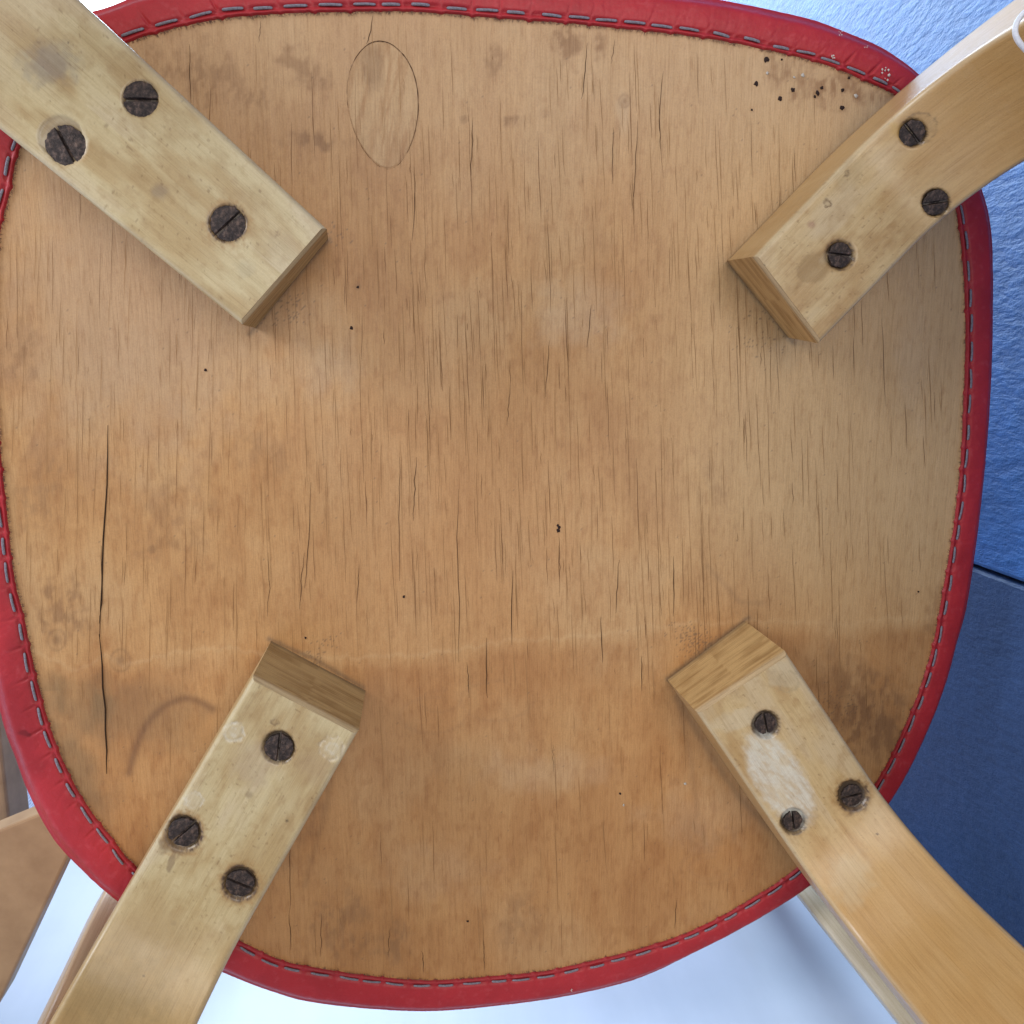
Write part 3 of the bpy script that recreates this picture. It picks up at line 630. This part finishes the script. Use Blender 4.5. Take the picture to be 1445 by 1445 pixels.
LLf = [ringmark(330, 1033, 14, 2.2, PALEW, .7, .0003), ringmark(330, 1033, 6, 2, PALEW, .5), ringmark(468, 1056, 17, 2.2, (.66, .55, .38), .7, .0003), ringmark(468, 1056, 8, 2, PALEW, .5), ringmark(274, 1130, 12, 2., PALEW, .6, .0002), ringmark(388, 1018, 5, 1.6, DK, .5),
       blot(248, 1185, 26, 22, -30, (.22, .13, .055), .7, .5, .7), blot(242, 1215, 5, 20, 20, (.20, .12, .06), .6, .5, .6), blot(352, 1122, 7, 7, 0, DK, .5), blot(245, 1303, 6, 5, 0, DK, .5), blot(203, 1377, 3, 2.5, 0, (.07, .04, .02), .8), blot(405, 1158, 3, 2.5, 0, (.07, .04, .02), .8),
       blot(338, 1250, 24, 20, 0, (.30, .19, .08), .4), blot(440, 1080, 40, 30, 20, (.42, .28, .15), .4), blot(360, 1080, 40, 50, 20, (.50, .38, .25), .45), blot(210, 1310, 110, 80, 0, (.44, .31, .15), .55), blot(150, 1400, 130, 110, 0, (.36, .235, .09), .8, .9)]  # last blot paints shade over the lower bend
LRf = [worn_paint, blot(1106, 955, 36, 24, 20, (.56, .46, .31), .5, .5), ringmark(1112, 962, 15, 2, (.40, .30, .17), .35), blot(1208, 1135, 20, 14, 0, (.10, .06, .035), .6, .5, .8), blot(1238, 1177, 2.5, 2, 0, (.1, .06, .03), .8), blot(1330, 1350, 60, 60, 0, (.50, .34, .14), .35), blot(1200, 1240, 45, 50, 0, (.60, .50, .33), .35)]
T = (.585, .465, .255); T2 = (.60, .43, .215)
L1 = make_leg(1, [(353,473),(468,332)], [(341,458),(461,322)], (113.8, 142), .035, .093, .079, .26, [(198,139,44,2,4,.3),(92,204,48,-65,9,.5),(321,315,45,42,3,.9)], T, 0.10, 1.10, ULf)
L2 = make_leg(2, [(1026,369),(1123,489)], [(1064,362),(1157,485)], (1280, 250.2), .035, .051, .042, .26, [(1288.5,188,34,-45,5,.4),(1321,286,35,10,1,.2),(1186,360,35,-5,5,.6)], T2, 0.10, 1.012, URf)
L3 = make_leg(3, [(376,900),(517,975)], [(356,955),(506,1033)], (274, 1266.4), .038, .091, .05, .26, [(393,1055,41,82,4,.4),(259,1176,43,40,4,1.0),(338.5,1247,41,-30,4,.9)], T, 0.10, 1.064, LLf)
L4 = make_leg(4, [(938,961),(1059,870)], [(983,1005),(1111,921)], (1192.7, 1179.4), .038, .071, .045, .26, [(1081,1022.5,34,-76,2,.3),(1203.5,1122.5,36,12,3,.9),(1120,1159,32,-80,1,.3)], T2, 0.10, 1.05, LRf)

# ------------------------------------------------------------ backrest uprights and backrest
def strip(name, pts, wn, th, hh, mat, parent, tone):
    """swept bar; pts world centres, wn = unit side vector, th = width along wn, hh = size along the other normal"""
    P = np.array(pts, float); out = []
    tt = np.linspace(0, len(P)-1, 60); i_ = np.arange(len(P)); Q = np.stack([np.interp(tt, i_, P[:, k]) for k in range(3)], 1)
    for _ in range(25):
        Q[1:-1] = .25*Q[:-2]+.5*Q[1:-1]+.25*Q[2:]
    T_ = np.gradient(Q, axis=0); T_ /= np.linalg.norm(T_, axis=1)[:, None]
    sec = []; r = .0014
    for cx, cz, a0 in ((th/2-r, hh/2-r, 0), (-th/2+r, hh/2-r, 90), (-th/2+r, -hh/2+r, 180), (th/2-r, -hh/2+r, 270)):
        for a_ in np.radians(np.linspace(a0, a0+90, 5)): sec.append((cx+r*math.cos(a_), cz+r*math.sin(a_)))
    sec = np.array(sec); n = len(sec); V = []; gc = []; s = 0
    for i2 in range(len(Q)):
        wv = np.array(wn)-T_[i2]*(np.array(wn)@T_[i2]); wv /= np.linalg.norm(wv); hv = np.cross(T_[i2], wv)
        if i2: s += np.linalg.norm(Q[i2]-Q[i2-1])
        for a_, b_ in sec: V.append(Q[i2]+wv*a_+hv*b_); gc.append((s, a_, b_))
    Fa = [(i2*n+j, i2*n+(j+1) % n, (i2+1)*n+(j+1) % n, (i2+1)*n+j) for i2 in range(len(Q)-1) for j in range(n)]+[tuple(range(n))[::-1], tuple(range((len(Q)-1)*n, len(Q)*n))]
    m = mesh(name, V, Fa, mat); colattr(m, np.tile(np.array(tone), (len(V), 1))); vecattr(m, gc); return obj(name, m, parent)
def U(px, py, y): return unp(np.array([float(px)]), np.array([float(py)]), np.array([y]))[0]
nR = L4[2]; nL = L3[2]
CH(strip('backrest_upright', [U(1440, 1640, -.10), U(1292, 1455, -.030), U(1150, 1278, .022), U(1090, 1200, .075), U(985, 1130, .25), U(960, 1083, .34)], nR, .0085, .030, LEG, chair, (.55, .45, .30)))
CH(strip('backrest_upright', [U(-20, 1640, -.10), U(66, 1458, -.030), U(151, 1275, .022), U(190, 1200, .075), U(305, 1130, .25), U(330, 1083, .34)], nL, .0085, .030, LEG, chair, (.48, .33, .20)))
bl, br = U(330, 1083, .34), U(960, 1083, .34); zz = []
nb = 30
V = []; 
for q in range(nb+1):
    f_ = q/nb; x = bl[0]-.03+(br[0]-bl[0]+.06)*f_; zc = ZT+.022-.02*math.sin(math.pi*f_)
    for yy, dz in ((.15, 0), (.24, 0), (.24, .009), (.15, .009)): V.append((x, yy, zc+dz))
Fa = [(q*4+k, q*4+(k+1) % 4, q*4+4+(k+1) % 4, q*4+4+k) for q in range(nb) for k in range(4)]+[(3, 2, 1, 0), (nb*4, nb*4+1, nb*4+2, nb*4+3)]
bmm = mesh('backrest_panel', V, Fa, PLY, False); colattr(bmm, np.tile(base, (len(V), 1))); CH(obj('backrest_panel', bmm, chair))

# ------------------------------------------------------------ neighbours at the lower left and the cord at the upper right
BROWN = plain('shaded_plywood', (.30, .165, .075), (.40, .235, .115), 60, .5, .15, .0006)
nb_ = thing('plywood_board', 'brown curved plywood board standing on the white table at the far lower left', 'plywood board', (-.25, .03, ZT))
pts = [U(x, y, .034) for x, y in ((-330, 1290), (-180, 1245), (-60, 1196), (0, 1171), (34, 1157), (60, 1147), (84, 1150), (97, 1172), (98, 1205))]+[U(2, 1410, .034), U(-64, 1549, .034), U(-330, 1549, .034)]
for p in pts: p[2] = max(p[2], ZT)
local(prism('board', [tuple(p) for p in pts], (0, .014, 0), BROWN, nb_, .0012), nb_)
post = box('wooden_post', (0, 0, 0), (.06, .035, .62), BROWN, None, .003, label='upright brown wooden post at the left edge behind the red seat rim', category='post')
pp = U(6, 1100, .30); post.location = (pp[0]-.06, .30, -.749)
V, Fa = [], []
path = [U(x, y, -.088) for x, y in ((1475, 2), (1458, 8), (1442, 20), (1433, 34), (1432, 48), (1438, 60), (1447, 70), (1462, 84), (1480, 96))]
Q = np.array(path); tt = np.linspace(0, len(Q)-1, 50); Q = np.stack([np.interp(tt, np.arange(len(Q)), Q[:, k]) for k in range(3)], 1)
for _ in range(8): Q[1:-1] = .25*Q[:-2]+.5*Q[1:-1]+.25*Q[2:]
Tn = np.gradient(Q, axis=0); Tn /= np.linalg.norm(Tn, axis=1)[:, None]
for i2 in range(len(Q)):
    a_ = np.cross(Tn[i2], [0, 1, 0]); a_ /= np.linalg.norm(a_); b_ = np.cross(Tn[i2], a_)
    for k in range(12): V.append(Q[i2]+.00085*(a_*math.cos(k*math.pi/6)+b_*math.sin(k*math.pi/6)))
Fa = [(i2*12+j, i2*12+(j+1) % 12, (i2+1)*12+(j+1) % 12, (i2+1)*12+j) for i2 in range(len(Q)-1) for j in range(12)]
obj('looped_string', mesh('looped_string', V, Fa, CORD), None, label='white cord loop lying on the upper right leg at the picture corner', category='string')
